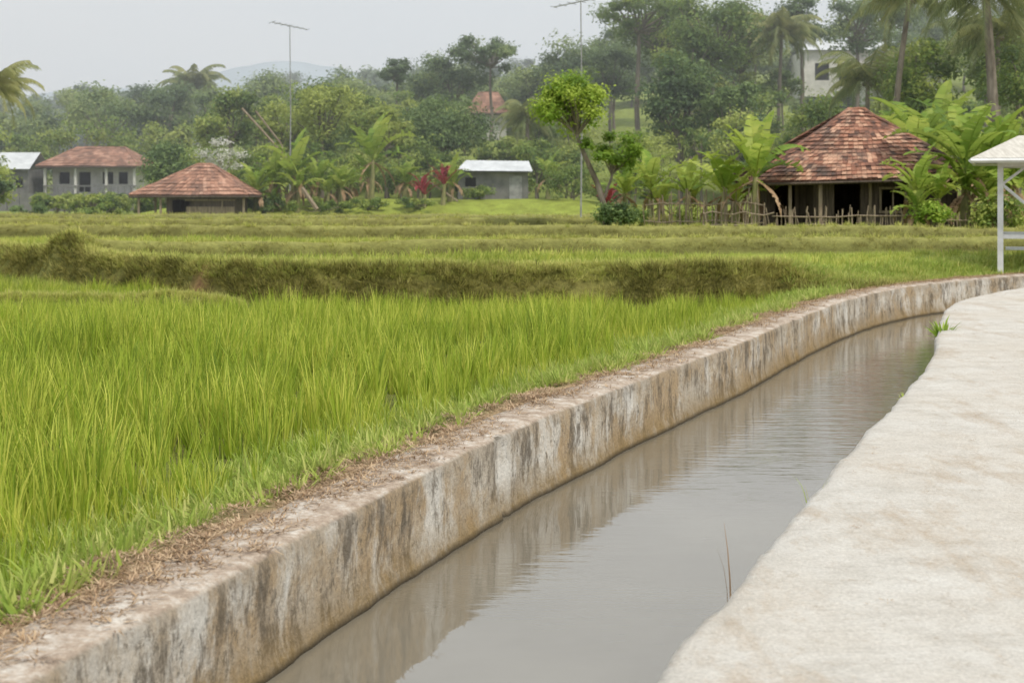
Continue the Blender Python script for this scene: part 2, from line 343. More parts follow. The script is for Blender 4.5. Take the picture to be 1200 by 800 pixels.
def place(X,Y,dz=0,smin=.8,smax=1.2,tilt=.1):
    Z,dl,dr,up=height(X,Y); n=len(X)
    P=np.stack([X,Y,Z+dz],1); rot=np.stack([rng.normal(0,tilt,n),rng.normal(0,tilt,n),rng.uniform(0,6.283,n)],1)
    s=rng.uniform(smin,smax,n); return P,rot,np.stack([s,s,s*rng.uniform(.85,1.15,n)],1),dl,dr,up
# rice lower paddy
sp=.18; gx,gy=np.meshgrid(np.arange(-13,7,sp),np.arange(1.5,25.5,sp))
X=(gx+rng.normal(0,.035,gx.shape)).ravel(); Y=(gy+rng.normal(0,.035,gx.shape)).ravel()
k=(Y>-X*2.2-16)&(np.abs(X)<.45*Y+2.5); X,Y=X[k],Y[k]
P,R,S,dl,dr,up=place(X,Y,0,.65,1.35); B=Bund(X)
thin=np.array([N3(x,y,0,.8)+.8*N3(x,y,7,2.2) for x,y in zip(X,Y)])
k=(dl>1.0)&(Y<B-.4)&~((np.abs(Y-22.6)<.45)&(X<-4))&(rng.uniform(size=len(X))>np.clip((-thin-.08)*2.0,0.04,.85))
S=S*(1+.34*thin)[:,None]*(1-.35*sm(Y,17,23))[:,None]*(.5+.5*sm(dl,1,2.1))[:,None]
tr=[tuft('rice_tuft',M['rice'],24,.43,.011,.05,.24,.5,(.0,1.),4,s) for s in range(7)]
scatter('rice_paddy',P[k],R[k],S[k],tr)
# upper paddies
n=23000; Y=23+ (rng.uniform(0,1,n)**.8)*52; X=rng.uniform(-1,1,n)*(.42*Y+5)
P,R,S,dl,dr,up=place(X,Y,-.03,.6,1.0); rgd=ridges(X,Y)+ridges(X,Y+.8)
k=(dl>.9)&(Y>Bund(X)+.75)&(Y<73)&(rgd<.05)
th=np.array([N3(x*.3,y,3,.3) for x,y in zip(X,Y)])
S[:,:2]*=1.4; S=S*np.where(Y>40,.6,.9)[:,None]*(1+.6*th)[:,None]
tf=[tuft('rice_tuft_upper',M['ricefar'],20,.28,.02,.18,.4,.5,(.0,1.),3,s+20) for s in range(5)]
scatter('upper_rice_paddy',P[k],R[k],S[k],tf)
n=8000; X=rng.uniform(-24,-3.5,n); Y=rng.uniform(23,46,n); P,R,S,dl,dr,up=place(X,Y,-.02,.5,.85); k=(Y<Bund(X)-.45)
S[:,:2]*=1.2; scatter('side_rice_paddy',P[k],R[k],S[k],tf)
n=12000; X=rng.uniform(-22,16,n); B=Bund(X); Y=B+rng.uniform(-.36,.25,n); P,R,S,dl,dr,up=place(X,Y,-.02,.3,1.3,.3)
redg=np.exp(-((X+5.3)/.3)**2); pat=np.array([N3(x,y,1,.9)+.5*N3(x,y,1,3) for x,y in zip(X,Y)])
k=(dl>.45)&(rng.uniform(size=n)>redg*.8)&(rng.uniform(size=n)>pat*1.4)
def ridge_pts(n,mu,sg):
    X3=rng.uniform(-34,34,n); q=rng.integers(0,4,n); y0=np.array([r_[0] for r_ in RD])[q]; kk=np.array([r_[1] for r_ in RD])[q]
    return X3,y0+kk*X3+.5*np.sin(X3*.25)+rng.normal(mu,sg,n)
Xf,Yf=ridge_pts(6000,-.5,.13); Pf,Rf,Sf,df,_,uf=place(Xf,Yf,-.02,.4,.9,.3); kf=(df>1)&(uf>.9)
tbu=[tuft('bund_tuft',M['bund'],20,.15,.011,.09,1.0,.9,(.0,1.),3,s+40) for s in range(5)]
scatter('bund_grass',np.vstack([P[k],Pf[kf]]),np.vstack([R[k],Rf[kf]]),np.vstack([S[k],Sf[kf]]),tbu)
n=8000; X=rng.uniform(-22,16,n); B=Bund(X); Y=B+rng.uniform(.05,.95,n); P,R,S,dl,dr,up=place(X,Y,-.02,.4,1.1,.2)
n2=2200; X2=rng.uniform(-16,-4.3,n2); Y2=22.6+.1*np.sin(X2)+rng.normal(0,.2,n2); P2,R2,S2,d2,_,_=place(X2,Y2,-.02,.5,1,.2)
X3,Y3=ridge_pts(7000,.2,.22); P3,R3,S3,d3,_,u3=place(X3,Y3,-.02,.5,1.2,.2)
k=dl>.45; k3=(d3>1)&(u3>.9)
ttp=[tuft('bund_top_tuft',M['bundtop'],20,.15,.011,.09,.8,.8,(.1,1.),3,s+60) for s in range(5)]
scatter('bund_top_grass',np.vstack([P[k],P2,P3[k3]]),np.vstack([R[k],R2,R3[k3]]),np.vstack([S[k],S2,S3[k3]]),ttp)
def along(C,n,smin,smax,dmin,dmax,side=1,power=1.0):
    i=np.interp(rng.uniform(smin,smax,n),np.linspace(0,1,len(C)),np.arange(len(C))).astype(int)
    Nn=normals(C); d=dmin+(dmax-dmin)*rng.uniform(0,1,n)**power; p=C[i]+Nn[i]*(d*side)[:,None]; return p[:,0],p[:,1],d
X,Y,d=along(CL,9500,.12,.8,.42,1.7,1); P,R,S,dl,dr,up=place(X,Y,-.01,.3,1.35,.3)
pat=np.array([N3(x,y,2,1.3) for x,y in zip(X,Y)])
f=sm(d+pat*.4,.4,.85); k=(rng.uniform(size=len(X))<f)
tw=[tuft('weed_tuft',M['weed'],22,.13,.013,.10,.9,.9,(.0,1.),3,s+80) for s in range(5)]
scatter('verge_weeds',P[k],R[k],S[k],tw)
X,Y,d=along(CL,17000,.12,.75,.03,.78,1,.7); P,R,S,dl,dr,up=place(X,Y,0,.5,1.2,.25)
P[:,2]=np.where(d<.42,.012,P[:,2]+.01)
ln=np.array([N3(x,y,3,1.1)+.5*N3(x,y,3,4) for x,y in zip(X,Y)]); k=rng.uniform(size=len(X))<np.clip(.1+sm(d,.05,.32)*.9+ln*1.1,0,1)
td=[tuft('straw',M['dry'],10,.06,.007,.06,1.5,.2,(.0,1.),2,s+100) for s in range(5)]
S[:,2]*=.35
scatter('dry_grass_litter',P[k],R[k]*np.array([.3,.3,1]),S[k],td)
X,Y,d=along(CR,2600,.15,.7,.02,3.2,-1,1.7); P=np.stack([X,Y,np.full(len(X),.012)],1)
ln=np.array([N3(x,y,8,1.3)+.4*N3(x,y,8,5) for x,y in zip(X,Y)]); k=ln>.2
R=np.stack([X*0,X*0,rng.uniform(0,6.28,len(X))],1); s=rng.uniform(.15,.45,len(X)); S=np.stack([s,s,s*.3],1)
scatter('path_litter',P[k],R[k],S[k],td)
def sprout(name,x,y,z,h,n,w,mat,lean=.6,seed=1):
    o=tuft(name,mat,n,h,w,.04,lean,.6,(.3,.9),4,seed); o.location=(x,y,z); scene.collection.objects.link(o); return o
sprout('edge_weed',5.0,16.5,-.12,.30,40,.05,M['near'],1.0,3)
sprout('edge_weed',3.12,11.3,-.06,.10,9,.02,M['weed'],.9,5)
sprout('edge_weed',1.64,7.75,-.14,.22,8,.005,M['weed'],.6,6)
sprout('reed_stalk',1.07,6.9,-.56,.66,2,.009,M['dry'],.08,7)
# ------------------------------------------------------------------ trees
def gz(x,y): return float(height(np.array([x]),np.array([y]))[0][0])
def crown(b,c,rx,rz,nb,nl,ls,mat,tint,r,br=.42,trunk_top=None,tr=.15,aspect=.55):
    cs=[]
    while len(cs)<nb:
        q=r.uniform(-1,1,3)
        if q@q<1 and (q@q>.12): cs.append(q)
    for q in cs:
        bc=c+q*np.array([rx,rx,rz])*.78; R=min(rx,rz*1.3)*br*r.uniform(.6,1.3)
        if trunk_top is not None:
            m=(trunk_top+bc)/2+r.normal(0,.15,3)*rx*.3; tube(b,[trunk_top,m,bc],[tr*.5,tr*.3,tr*.12],5,1)
        n=int(nl/nb*r.uniform(.7,1.3)); d=r.normal(size=(n,3)); d/=np.linalg.norm(d,axis=1)[:,None]
        rr=R*r.uniform(0,1,n)**.4*(1+.25*r.normal(size=n))
        C=bc+d*rr[:,None]*np.array([1.15,1.15,.72]); bt=tint+r.normal(0,.26)
        leaves(b,C,ls,d*.7+np.array([0,0,.8]),0,np.clip(bt+r.normal(0,.14,n)+.12*d[:,2],0,1),aspect)
def tree(name,x,y,top,cr,mat,tint=.5,nl=3500,ls=.3,nb=16,flat=1.,lean=0,seed=0,b=None,tr=None,asp=.55,br=.42):
    r=np.random.default_rng(seed+int(abs(x*13+y*7))); own=b is None
    if own: b=MB()
    z0=gz(x,y)-.2; H=top-z0; rz=min(cr*flat,H*.46); tr=tr or max(.08,H*.018)
    cc=np.array([x+lean,y,top-rz]); base=np.array([x,y,z0]); tt=cc-np.array([0,0,rz*.65])
    pts=[base+(tt-base)*t+np.array([math.sin(t*4+seed),math.cos(t*3),0])*.12*cr*.3*math.sin(t*3.1) for t in np.linspace(0,1,6)]
    tube(b,pts,np.linspace(tr,tr*.55,6),7,1)
    crown(b,cc,cr,rz,nb,nl,ls,mat,tint,r,trunk_top=tt,tr=tr,aspect=asp,br=br)
    if own: return b.build(name,[M[mat],M['bark']])
b=MB(); r=np.random.default_rng(4)
tube(b,[(3.35,50,.1),(3.3,50,.9),(3.0,50,1.9),(2.55,50,2.9),(2.2,50,3.8)],[.13,.11,.10,.08,.06],8,1)
tube(b,[(3.2,50,1.3),(3.5,50,2.1),(3.6,50,2.8)],[.06,.05,.03],6,1)
crown(b,np.array([2.1,50,4.65]),1.45,1.2,26,6500,.14,'near',.6,r,br=.32,trunk_top=np.array([2.3,50,3.6]),tr=.09)
crown(b,np.array([3.7,50,3.0]),1.0,.85,14,2600,.14,'near',.35,r,br=.34,trunk_top=np.array([3.5,50,2.2]),tr=.05)
crown(b,np.array([2.7,49.6,3.3]),.4,.3,4,350,.13,'near',.5,r)
b.build('young_tree',[M['near'],M['bark']])
tree('shade_tree',10.6,90,10.8,2.8,'dark',.5,6500,.3,24,1.3,seed=1,br=.36)
tree('shade_tree',13.6,88,9.4,2.4,'dark',.6,5000,.3,18,1.4,seed=2,br=.36)
tree('albizia_tree',9.8,110,17.6,4.4,'mid',.35,5000,.26,26,.5,seed=3,br=.3)
tree('albizia_tree',14.6,104,17.4,4.1,'mid',.25,7000,.28,30,.9,seed=4,br=.33)
tree('albizia_tree',12.2,116,18.8,4.0,'mid',.3,6000,.28,28,.9,seed=64,br=.33)
tree('albizia_tree',18.0,112,17.6,3.4,'mid',.35,5500,.28,24,1.2,seed=14,br=.34)
tree('albizia_tree',8.2,118,14.8,2.8,'far',.3,4000,.3,18,1.1,seed=34,br=.36)
tree('albizia_tree',28.6,118,18.6,3.6,'far',.35,5500,.3,22,.8,seed=5,br=.34)
tree('albizia_tree',33,126,20.5,3.6,'far',.35,5000,.32,20,.8,seed=55,br=.34)
tree('albizia_tree',23.6,116,18.0,2.6,'far',.35,3800,.3,18,.9,seed=56,br=.34)
tree('umbrella_tree',-9.7,120,13.2,2.0,'far',.3,2200,.28,14,.7,seed=6,br=.34)
tree('umbrella_tree',-1.8,120,15.2,3.8,'far',.35,4200,.3,22,.5,seed=7,br=.3)
tree('umbrella_tree',-5.0,122,14.1,3.2,'far',.4,4200,.3,20,.9,seed=8,br=.34)
tree('umbrella_tree',-7.8,126,12.6,2.6,'far',.5,3400,.3,16,.9,seed=38)
tree('mango_tree',5.6,124,15.6,3.4,'far',.3,5000,.34,20,.9,seed=9)
tree('mango_tree',2.2,128,14.2,2.8,'far',.4,4000,.34,16,1.,seed=29)
tree('mango_tree',9.2,128,15.4,2.8,'far',.3,3600,.34,16,.9,seed=10)
tree('mango_tree',-12.6,126,12.0,2.8,'far',.6,3800,.32,16,1.,seed=79)
tree('yellow_green_tree',-12.0,90,9.5,2.8,'mid',1.05,4300,.24,24,1.,seed=11,br=.32)
tree('yellow_green_tree',-14.6,92,7.8,2.0,'mid',.95,2800,.24,16,1.,seed=12,br=.34)
tree('yellow_green_tree',-7.8,88,7.4,1.9,'mid',.95,2800,.24,16,1.,seed=62,br=.34)
tree('yellow_green_tree',-9.8,96,9.0,2.2,'mid',.8,3200,.26,18,1.,seed=63,br=.34)
tree('jackfruit_tree',-19.8,100,9.4,2.4,'mid',.5,4500,.28,18,1.1,seed=13,br=.36)
tree('jackfruit_tree',-4.3,93,8.2,3.1,'dark',.85,8500,.24,26,.8,seed=15)
tree('blossom_tree',-16.4,80,4.9,1.6,'blossom',.6,1900,.13,20,.9,seed=16,br=.3)
tree('shrub_tree',-20.6,85,4.6,1.9,'dark',.6,4500,.24,18,.9,seed=17)
tree('shrub_tree',-29.0,80,3.0,.9,'dark',.6,2200,.2,12,1.2,seed=18)
tree('shade_tree',24.5,66,9.6,2.6,'mid',.35,6000,.24,22,1.3,seed=19)
tree('shade_tree',20.6,72,10.0,2.4,'mid',.5,5500,.26,20,1.1,seed=20)
tree('shade_tree',22,60,5.2,1.7,'mid',.6,4500,.2,16,1.1,seed=21)
tree('shade_tree',27,76,12.0,3.4,'mid',.3,7000,.28,24,.9,seed=22)
tree('shade_tree',6.6,76,5.2,1.6,'mid',.7,4000,.2,16,1.1,seed=23)
tree('shade_tree',17.6,82,7.6,2.2,'mid',.5,5500,.26,18,1.1,seed=24)
UT=[-.6,-.36,-.27,-.2,-.12,-.09,-.05,0,.03,.06,.08,.10,.15,.19,.2,.27,.28,.36,.6]
TT=[.065,.072,.082,.088,.094,.09,.096,.098,.105,.113,.12,.14,.14,.12,.082,.082,.14,.14,.12]
def mass(name,Ds,lo,hi,mat,nl,ls,wd=.5,step=1.6,seed=0):
    r=np.random.default_rng(seed); b=MB()
    for D in Ds:
        x=-wd*D
        while x<wd*D:
            cr=r.uniform(.015,.030)*D*1.0; yy=D*r.uniform(.95,1.05); u=x/yy
            T=np.interp(u,UT,TT)
            if -.04<u<.008 and yy<132: T=min(T,.048)
            if .195<u<.275 and yy<152: T=min(T,.08)
            if .055<u<.1 and yy<145: T=min(T,.03)
            if -.36<u<-.235 and yy<112: T=0
            top=1.6+T*yy*r.uniform(lo,hi); z0=gz(x,yy)
            if top-z0>1.2:
                cr=min(cr,(top-z0)*.5)
                tree('',x,yy,top,cr,mat,r.uniform(.15,1.05),int(nl*r.uniform(.7,1.2)*(cr/2.5)**1.2),ls,14,r.uniform(.8,1.3),seed=int(r.integers(1e6)),b=b,br=.37)
            x+=cr*step
    b.build(name,[M[mat],M['bark']])
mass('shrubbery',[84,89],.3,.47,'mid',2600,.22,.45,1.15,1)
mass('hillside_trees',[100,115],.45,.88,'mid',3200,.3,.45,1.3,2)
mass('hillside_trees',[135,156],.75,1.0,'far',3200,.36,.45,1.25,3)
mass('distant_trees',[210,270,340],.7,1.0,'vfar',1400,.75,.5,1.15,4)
# ------------------------------------------------------------------ palms and bananas
def frond(b,base,az,L,el0,droop,r,mat=0,tint=.5,n=26,lw=.06,ll=.75):
    d=np.array([math.cos(az),math.sin(az),0]); sd=np.array([-d[1],d[0],0]); p=np.array(base,float); pts=[p.copy()]; K=10; dirs=[]
    for i in range(K):
        e=el0-droop*((i+.5)/K)**1.3; v=d*math.cos(e)+np.array([0,0,1])*math.sin(e); p=p+v*L/K; pts.append(p.copy()); dirs.append(v)
    pts=np.array(pts); tube(b,pts,np.linspace(.04,.012,K+1),4,mat,tint)
    V=[]
    for i in range(n):
        t=.12+.88*i/n; q=t*K; j=min(int(q),K-1); c=pts[j]+(pts[j+1]-pts[j])*(q-j); l=ll*math.sin(min(1,.25+t*1.1)*math.pi*.85+.1)*L/3+.12
        for s in (-1,1):
            dr=sd*s*.8+dirs[j]*.55+np.array([0,0,-.45-.4*r.uniform()]); dr/=np.linalg.norm(dr)
            wv=dirs[j]*lw
            V+=[c-wv*.5,c+wv*.5,c+dr*l*.6+wv*.5,c+dr*l+np.array([0,0,-.12*l])]
    b.add(V,np.arange(len(V)).reshape(-1,4),mat,np.clip(tint+r.normal(0,.12,len(V)//4),0,1))
def palm(name,x,y,top,L,lean=0,nf=22,mat='palm',tint=.5,tr=.14,seed=0,lw=.07):
    r=np.random.default_rng(seed+77); b=MB(); z0=gz(x,y)-.2; t=np.linspace(0,1,9)
    pts=np.stack([x+lean*t**1.8,np.full(9,y),z0+(top-z0)*t],1); tube(b,pts,np.linspace(tr*1.3,tr*.75,9),8,1)
    for i in range(nf):
        a=i*2.4+r.uniform(-.3,.3); f=i/nf
        frond(b,pts[-1],a,L*r.uniform(.85,1.1),1.25-1.5*f,1.3+.6*r.uniform(),r,0,np.clip(tint+.2-.5*f*r.uniform(),0,1),26,lw)
    for i in range(6):
        a=r.uniform(0,6.28); c=pts[-1]+np.array([math.cos(a)*.22,math.sin(a)*.22,-.25]); tube(b,[c+[0,0,.12],c,c-[0,0,.12]],[.05,.12,.05],6,1)
    return b.build(name,[M[mat],M['bark']])
palm('coconut_palm',-34.5,150,12.8,4.2,.8,seed=1,lw=.16,nf=28)
palm('coconut_palm',20.2,108,13.6,3.9,.3,seed=2,tint=.6,lw=.12,nf=30)
palm('coconut_palm',-25.8,70,6.7,2.8,.3,seed=3,tint=.95)
palm('coconut_palm',1.0,92,6.4,2.9,0,seed=4,tint=.6)
palm('coconut_palm',21.8,64,10.6,4.2,-.5,seed=5,tint=.6,tr=.24,nf=30)
palm('coconut_palm',18.6,70,11.2,3.8,1.0,seed=6,tint=.5,tr=.16)
palm('coconut_palm',19.0,76,7.6,3.5,0,seed=7,tint=.45,nf=26)
palm('coconut_palm',24.6,72,9.6,4.0,0,seed=8,tint=.5)
def bleaf(b,base,az,L,W,el0,droop,r,mat=0,tint=.5):
    d=np.array([math.cos(az),math.sin(az),0]); sd=np.array([-d[1],d[0],0]); p=np.array(base,float); K=18
    pts=[p.copy()]; up=[]
    for i in range(K):
        e=el0-droop*((i+.5)/K)**1.7; v=d*math.cos(e)+np.array([0,0,1])*math.sin(e); up.append(np.cross(sd,v)*-1); p=p+v*L/K; pts.append(p.copy())
    pts=np.array(pts); up.append(up[-1]); tube(b,pts,np.linspace(.03,.008,K+1),4,mat,min(1,tint+.2))
    wf=lambda t: W*.5*max(0.,math.sin(math.pi*min(1.,max(0.,(t-.12)/.88))**.85))**.6 if t>.12 else 0.
    for s in (-1,1):
        V=[];T=[];sag=r.uniform(-.45,.1)
        for i in range(1,K):
            w0=wf(i/K); w1=wf((i+1)/K)
            torn=r.uniform()<.35; sg=sag+(r.normal(0,.35) if torn else 0); k=1-(.25 if torn else 0)*r.uniform()
            a0=pts[i];a1=pts[i]+(pts[i+1]-pts[i])*(.82 if torn else 1)
            V+=[a0,a1,a1+sd*s*w1*k-up[i]*sg*w1,a0+sd*s*w0-up[i]*sg*w0]; T.append(np.clip(tint+r.normal(0,.09),0,1))
        b.add(V,np.arange(len(V)).reshape(-1,4),mat,T)
def banana(name,x,y,top,stems=2,mat='banana',tint=.55,seed=0,W=.62,sp=.5,dead=True):
    r=np.random.default_rng(seed+500); b=MB()
    for s in range(stems):
        xx=x+r.normal(0,sp)*(s>0); yy=y+r.normal(0,sp)*(s>0); z0=gz(xx,yy)-.1; H=(top-z0)*(1 if s==0 else r.uniform(.55,.9)); sh=H*.45
        tube(b,[(xx,yy,z0),(xx+.05,yy,z0+sh*.5),(xx+.08,yy,z0+sh)],[.15,.12,.08],8,1)
        nL=r.integers(8,12)
        for i in range(nL):
            el=1.52-1.0*(i/nL)+r.normal(0,.08); bleaf(b,(xx+.08,yy,z0+sh-.05),i*2.4+r.uniform(0,1),H*.60*r.uniform(.75,1.1),W*H/4.2,el,.7+.9*r.uniform(),r,0,np.clip(tint+r.normal(0,.22),0,1))
        if dead:
            for i in range(4): bleaf(b,(xx+.08,yy,z0+sh-.1),r.uniform(0,6.28),H*.4,W*.3,-.4,1.1,r,2,.4)
    return b.build(name,[M[mat],M['bstem'],M['dry']])
BN=[(-7.7,78,6.1,2,.6),(-11.6,75,4.9,3,.6),(-12.8,76,4.2,3,.5),(-10.4,76,4.0,2,.7),(-6.0,79,3.7,2,.5),(-3.4,77,3.8,2,.6),(-13.4,74,3.4,2,.5),(-9.2,76,3.6,3,.7),
    (5.2,54,3.5,2,.6),(4.1,53,2.9,1,.5),(6.4,52.5,3.1,2,.6),(7.9,46.6,4.5,1,.65),(7.0,47.4,3.4,2,.75),(12.9,45.5,3.3,2,.6),(13.8,46.3,2.9,2,.5),(14.9,47.0,5.3,2,.5),(15.9,47.6,4.6,2,.45),(17.2,50,4.6,3,.5),(-8.8,77,3.2,2,.4),(2.0,80,4.2,1,.5),(16.4,58,6.2,2,.5),(18,60,6.4,2,.5),(8.8,51.5,4.2,2,.5)]
for i,(x,y,t,s,ti) in enumerate(BN): banana('banana_plant',x,y,t,s,'banana',ti,i)
banana('red_cordyline',-4.9,75.5,2.9,2,'red',.5,40,.4,.3,False); banana('red_cordyline',-3.7,76,3.5,1,'red',.5,41,.4,.3,False); banana('red_cordyline',3.6,55,2.2,1,'red',.4,42,.4,.2,False)
def bush(name,x,y,rx,h,mat,tint,nl,ls,seed):
    r=np.random.default_rng(seed); b=MB(); z=gz(x,y); tube(b,[(x,y,z-.1),(x,y,z+h*.4)],[.05,.03],5,1)
    crown(b,np.array([x,y,z+h*.5]),rx,h*.5,12,nl,ls,mat,tint,r,br=.5,trunk_top=np.array([x,y,z+.1]),tr=.05); return b.build(name,[M[mat],M['bark']])
bush('bush',3.65,49.5,.75,1.1,'dark',.6,2500,.12,1); bush('bush',4.5,51,.6,.9,'mid',.5,1500,.12,2)
bush('bush',13.2,44.8,.6,1.3,'near',.5,1600,.13,3); bush('bush',15.6,45.4,.9,1.2,'mid',.6,2000,.13,4)
bush('bush',-7.6,75,1.6,.7,'mid',.6,2000,.14,5); bush('bush',-10,74.5,2.2,.8,'mid',.65,2600,.14,6); bush('bush',-1.8,78,.9,.9,'mid',.5,1500,.14,7)
bush('bush',-22,76,1.6,.8,'mid',.6,2200,.15,8); bush('bush',-26.5,78,1.6,.7,'dark',.7,2000,.15,9); bush('bush',17.8,46,1.2,1.3,'mid',.4,2200,.14,10)
bush('bush',-13,74.5,1.5,1.1,'dark',.7,2200,.15,11); bush('bush',3.4,78,1.8,2.0,'mid',.5,2600,.16,12); bush('bush',-19.5,80,1.6,1.6,'mid',.5,2600,.16,13)
bush('bush',-24,84,2,1.4,'mid',.7,2600,.16,15); bush('bush',6.5,50,1.2,1.0,'mid',.6,1800,.13,16); bush('bush',-5,75,1.4,.7,'mid',.7,1600,.14,17)
# ------------------------------------------------------------------ buildings
def tiles(b,E0,E1,R0,R1,w=.24,rowh=.27,mat=0,r=None,thick=.05):
    E0,E1,R0,R1=[np.array(q,float) for q in (E0,E1,R0,R1)]
    b.add([E0,E1,R1,R0],[(0,1,2,3)],mat,.2)
    nrm=np.cross(E1-E0,(R0+R1)/2-(E0+E1)/2); nrm/=np.linalg.norm(nrm); nrm*=np.sign(nrm[2])
    sl=np.linalg.norm((R0+R1)/2-(E0+E1)/2); nr=max(2,int(sl/rowh)); V=[];T=[]
    for i in range(nr):
        t0=i/nr; t1=(i+1.12)/nr; a0=E0+(R0-E0)*t0;b0=E1+(R1-E1)*t0; t1=min(t1,1); a1=E0+(R0-E0)*t1; b1=E1+(R1-E1)*t1
        nt_=max(1,int(np.linalg.norm(b0-a0)/w))
        for j in range(nt_):
            u0=(j+.03)/nt_; u1=(j+.97)/nt_; l=r.uniform(.3,1.1)*thick; dz=nrm*(.02*math.sin(j*.35+i*.1)+.02*math.sin(i*.7))
            V+=[a0+(b0-a0)*u0+nrm*(l+.04)+dz,a0+(b0-a0)*u1+nrm*(l+.05)+dz,a1+(b1-a1)*u1+nrm*.045+dz,a1+(b1-a1)*u0+nrm*.045+dz]; T.append(r.uniform(.0,1) if r.uniform()<.7 else r.uniform(.35,.7))
    b.add(V,np.arange(len(V)).reshape(-1,4),mat,T)
def hip(name,parent,x0,x1,y0,y1,ez,rz,rx0,rx1,ry,mat,seed,w=.24,rowh=.27,ezl=None):
    r=np.random.default_rng(seed); b=MB(); el=ez if ezl is None else ezl
    A=(x0,y0,el);Bq=(x1,y0,ez);C=(x1,y1,ez);D=(x0,y1,el);R0=(rx0,ry,rz);R1=(rx1,ry,rz)
    tiles(b,A,Bq,R0,R1,w,rowh,0,r); tiles(b,C,D,R1,R0,w,rowh,0,r); tiles(b,D,A,R0,R0,w,rowh,0,r); tiles(b,Bq,C,R1,R1,w,rowh,0,r)
    for p,q in ((A,R0),(Bq,R1),(C,R1),(D,R0),(R0,R1)):
        if np.linalg.norm(np.array(p)-np.array(q))>.05:
            P=np.linspace(p,q,12)+[0,0,.05]; P[:,2]+=r.normal(0,.012,12); tube(b,P,.065,6,0,.4)
    for p,q in ((A,Bq),(Bq,C),(C,D),(D,A)): tube(b,np.linspace(np.array(p)-[0,0,.06],np.array(q)-[0,0,.06],4),.05,4,1)
    return b.build(name,[M[mat],M['wood']],parent=parent)
def walls(name,parent,x0,x1,y0,y1,z0,z1,mat,openings=(),th=.1):
    b=MB(); h=z1-z0; zc=(z0+z1)/2
    xs_=sorted(openings); cur=x0
    for (a,c,s,t) in xs_:
        if a>cur: box(b,((cur+a)/2,y0,zc),(a-cur,th,h))
        if s>z0: box(b,((a+c)/2,y0,(z0+s)/2),(c-a,th,s-z0))
        if t<z1: box(b,((a+c)/2,y0,(t+z1)/2),(c-a,th,z1-t))
        cur=c
    if cur<x1: box(b,((cur+x1)/2,y0,zc),(x1-cur,th,h))
    box(b,(x0+th/2,(y0+y1)/2,zc),(th,y1-y0-th,h)); box(b,(x1-th/2,(y0+y1)/2,zc),(th,y1-y0-th,h)); box(b,((x0+x1)/2,y1,zc),(x1-x0,th,h))
    return b.build(name,[M[mat]],parent=parent)
def part(name,parent,mat,boxes):
    b=MB()
    for c,s in boxes: box(b,c,s)
    return b.build(name,[M[mat]],parent=parent)
H=empty('tiled_roof_house')
hip('roof',H,7.9,15.7,47.6,54,2.1,4.5,12.0,12.5,50.6,'tile',1,.17,.2,1.9)
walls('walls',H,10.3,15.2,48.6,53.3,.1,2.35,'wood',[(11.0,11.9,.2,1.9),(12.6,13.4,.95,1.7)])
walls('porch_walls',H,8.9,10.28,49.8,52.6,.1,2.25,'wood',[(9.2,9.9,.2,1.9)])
part('posts',H,'bamboo',[((8.3,48.2,.98),(.1,.1,1.86)),((9.4,48.1,.98),(.1,.1,1.9)),((10.4,48.0,1.03),(.12,.12,2.0)),((15.4,48.0,1.03),(.12,.12,2.0)),((13.8,48.45,1.15),(.1,.1,2.05)),((12.2,48.45,1.15),(.1,.1,2.05))])
part('window_frame',H,'bamboo',[((13,48.53,1.73),(.95,.06,.08)),((13,48.53,.92),(.95,.06,.08)),((12.57,48.53,1.32),(.07,.06,.72)),((13.43,48.53,1.32),(.07,.06,.72)),((13,48.53,1.32),(.05,.05,.72))])
part('wall_battens',H,'bamboo',[((14.5,48.52,.9),(1.4,.04,.07)),((14.5,48.52,1.6),(1.4,.04,.07)),((11.5,48.52,1.95),(1.1,.05,.08))])
H=empty('field_hut')
hip('roof',H,-18.9,-13.0,70.2,74.2,1.42,2.95,-15.9,-15.2,72,'tilefar',5,.2,.24)
walls('walls',H,-17.2,-13.7,70.8,73.6,-.1,1.55,'wood',[(-16.9,-16.0,.2,1.2)])
part('posts',H,'bamboo',[((-18.5,70.5,.7),(.1,.1,1.5)),((-18.5,73.8,.7),(.1,.1,1.5)),((-17.4,70.45,.7),(.1,.1,1.5)),((-13.3,70.5,.7),(.1,.1,1.5))])
part('wall_boards',H,'bamboo',[((-15.0,70.72,.62),(2.4,.05,.5)),((-15,70.72,1.2),(2.5,.05,.08)),((-14.4,70.69,.6),(.08,.06,1.3))])
H=empty('two_storey_house'); zb=gz(-31,110)-.3
hip('roof',H,-35.6,-27.9,106.2,113,3.5,5.0,-33.4,-29.8,109.5,'tilefar',6,.4,.4)
walls('walls',H,-34.8,-28.6,107.8,112.5,zb,3.55,'plaster',[(-34.3,-33.5,2.2,3.1),(-32.8,-31.9,1.6,3.1),(-31,-30.2,2.2,3.1),(-29.8,-29.1,2.2,3.1)],.2)
part('dark_room_sheet',H,'dark_open',[((-31.7,108.8,2.3),(5.6,.1,2.2))])  # thin black sheet behind the openings, painted in place of room shade
part('balcony',H,'greyblk',[((-31.6,107.0,1.35),(7.0,1.2,.2)),((-31.6,106.45,2.05),(7.0,.08,.10))]+[((-35+i*.5,106.45,1.72),(.06,.06,.55)) for i in range(15)])
part('columns',H,'plaster',[((x,106.6,(zb+1.25)/2),(.22,.22,1.25-zb)) for x in (-35,-32.7,-30.4,-28.3)]+[((x,106.6,2.5),(.18,.18,2.05)) for x in (-35,-32.7,-30.4,-28.3)])
H=empty('grey_block_house')
walls('walls',H,-38.9,-36.0,106,110,zb,3.3,'greyblk',[(-38.2,-37.6,1.9,2.7),(-37.0,-36.4,1.9,2.7)],.2)
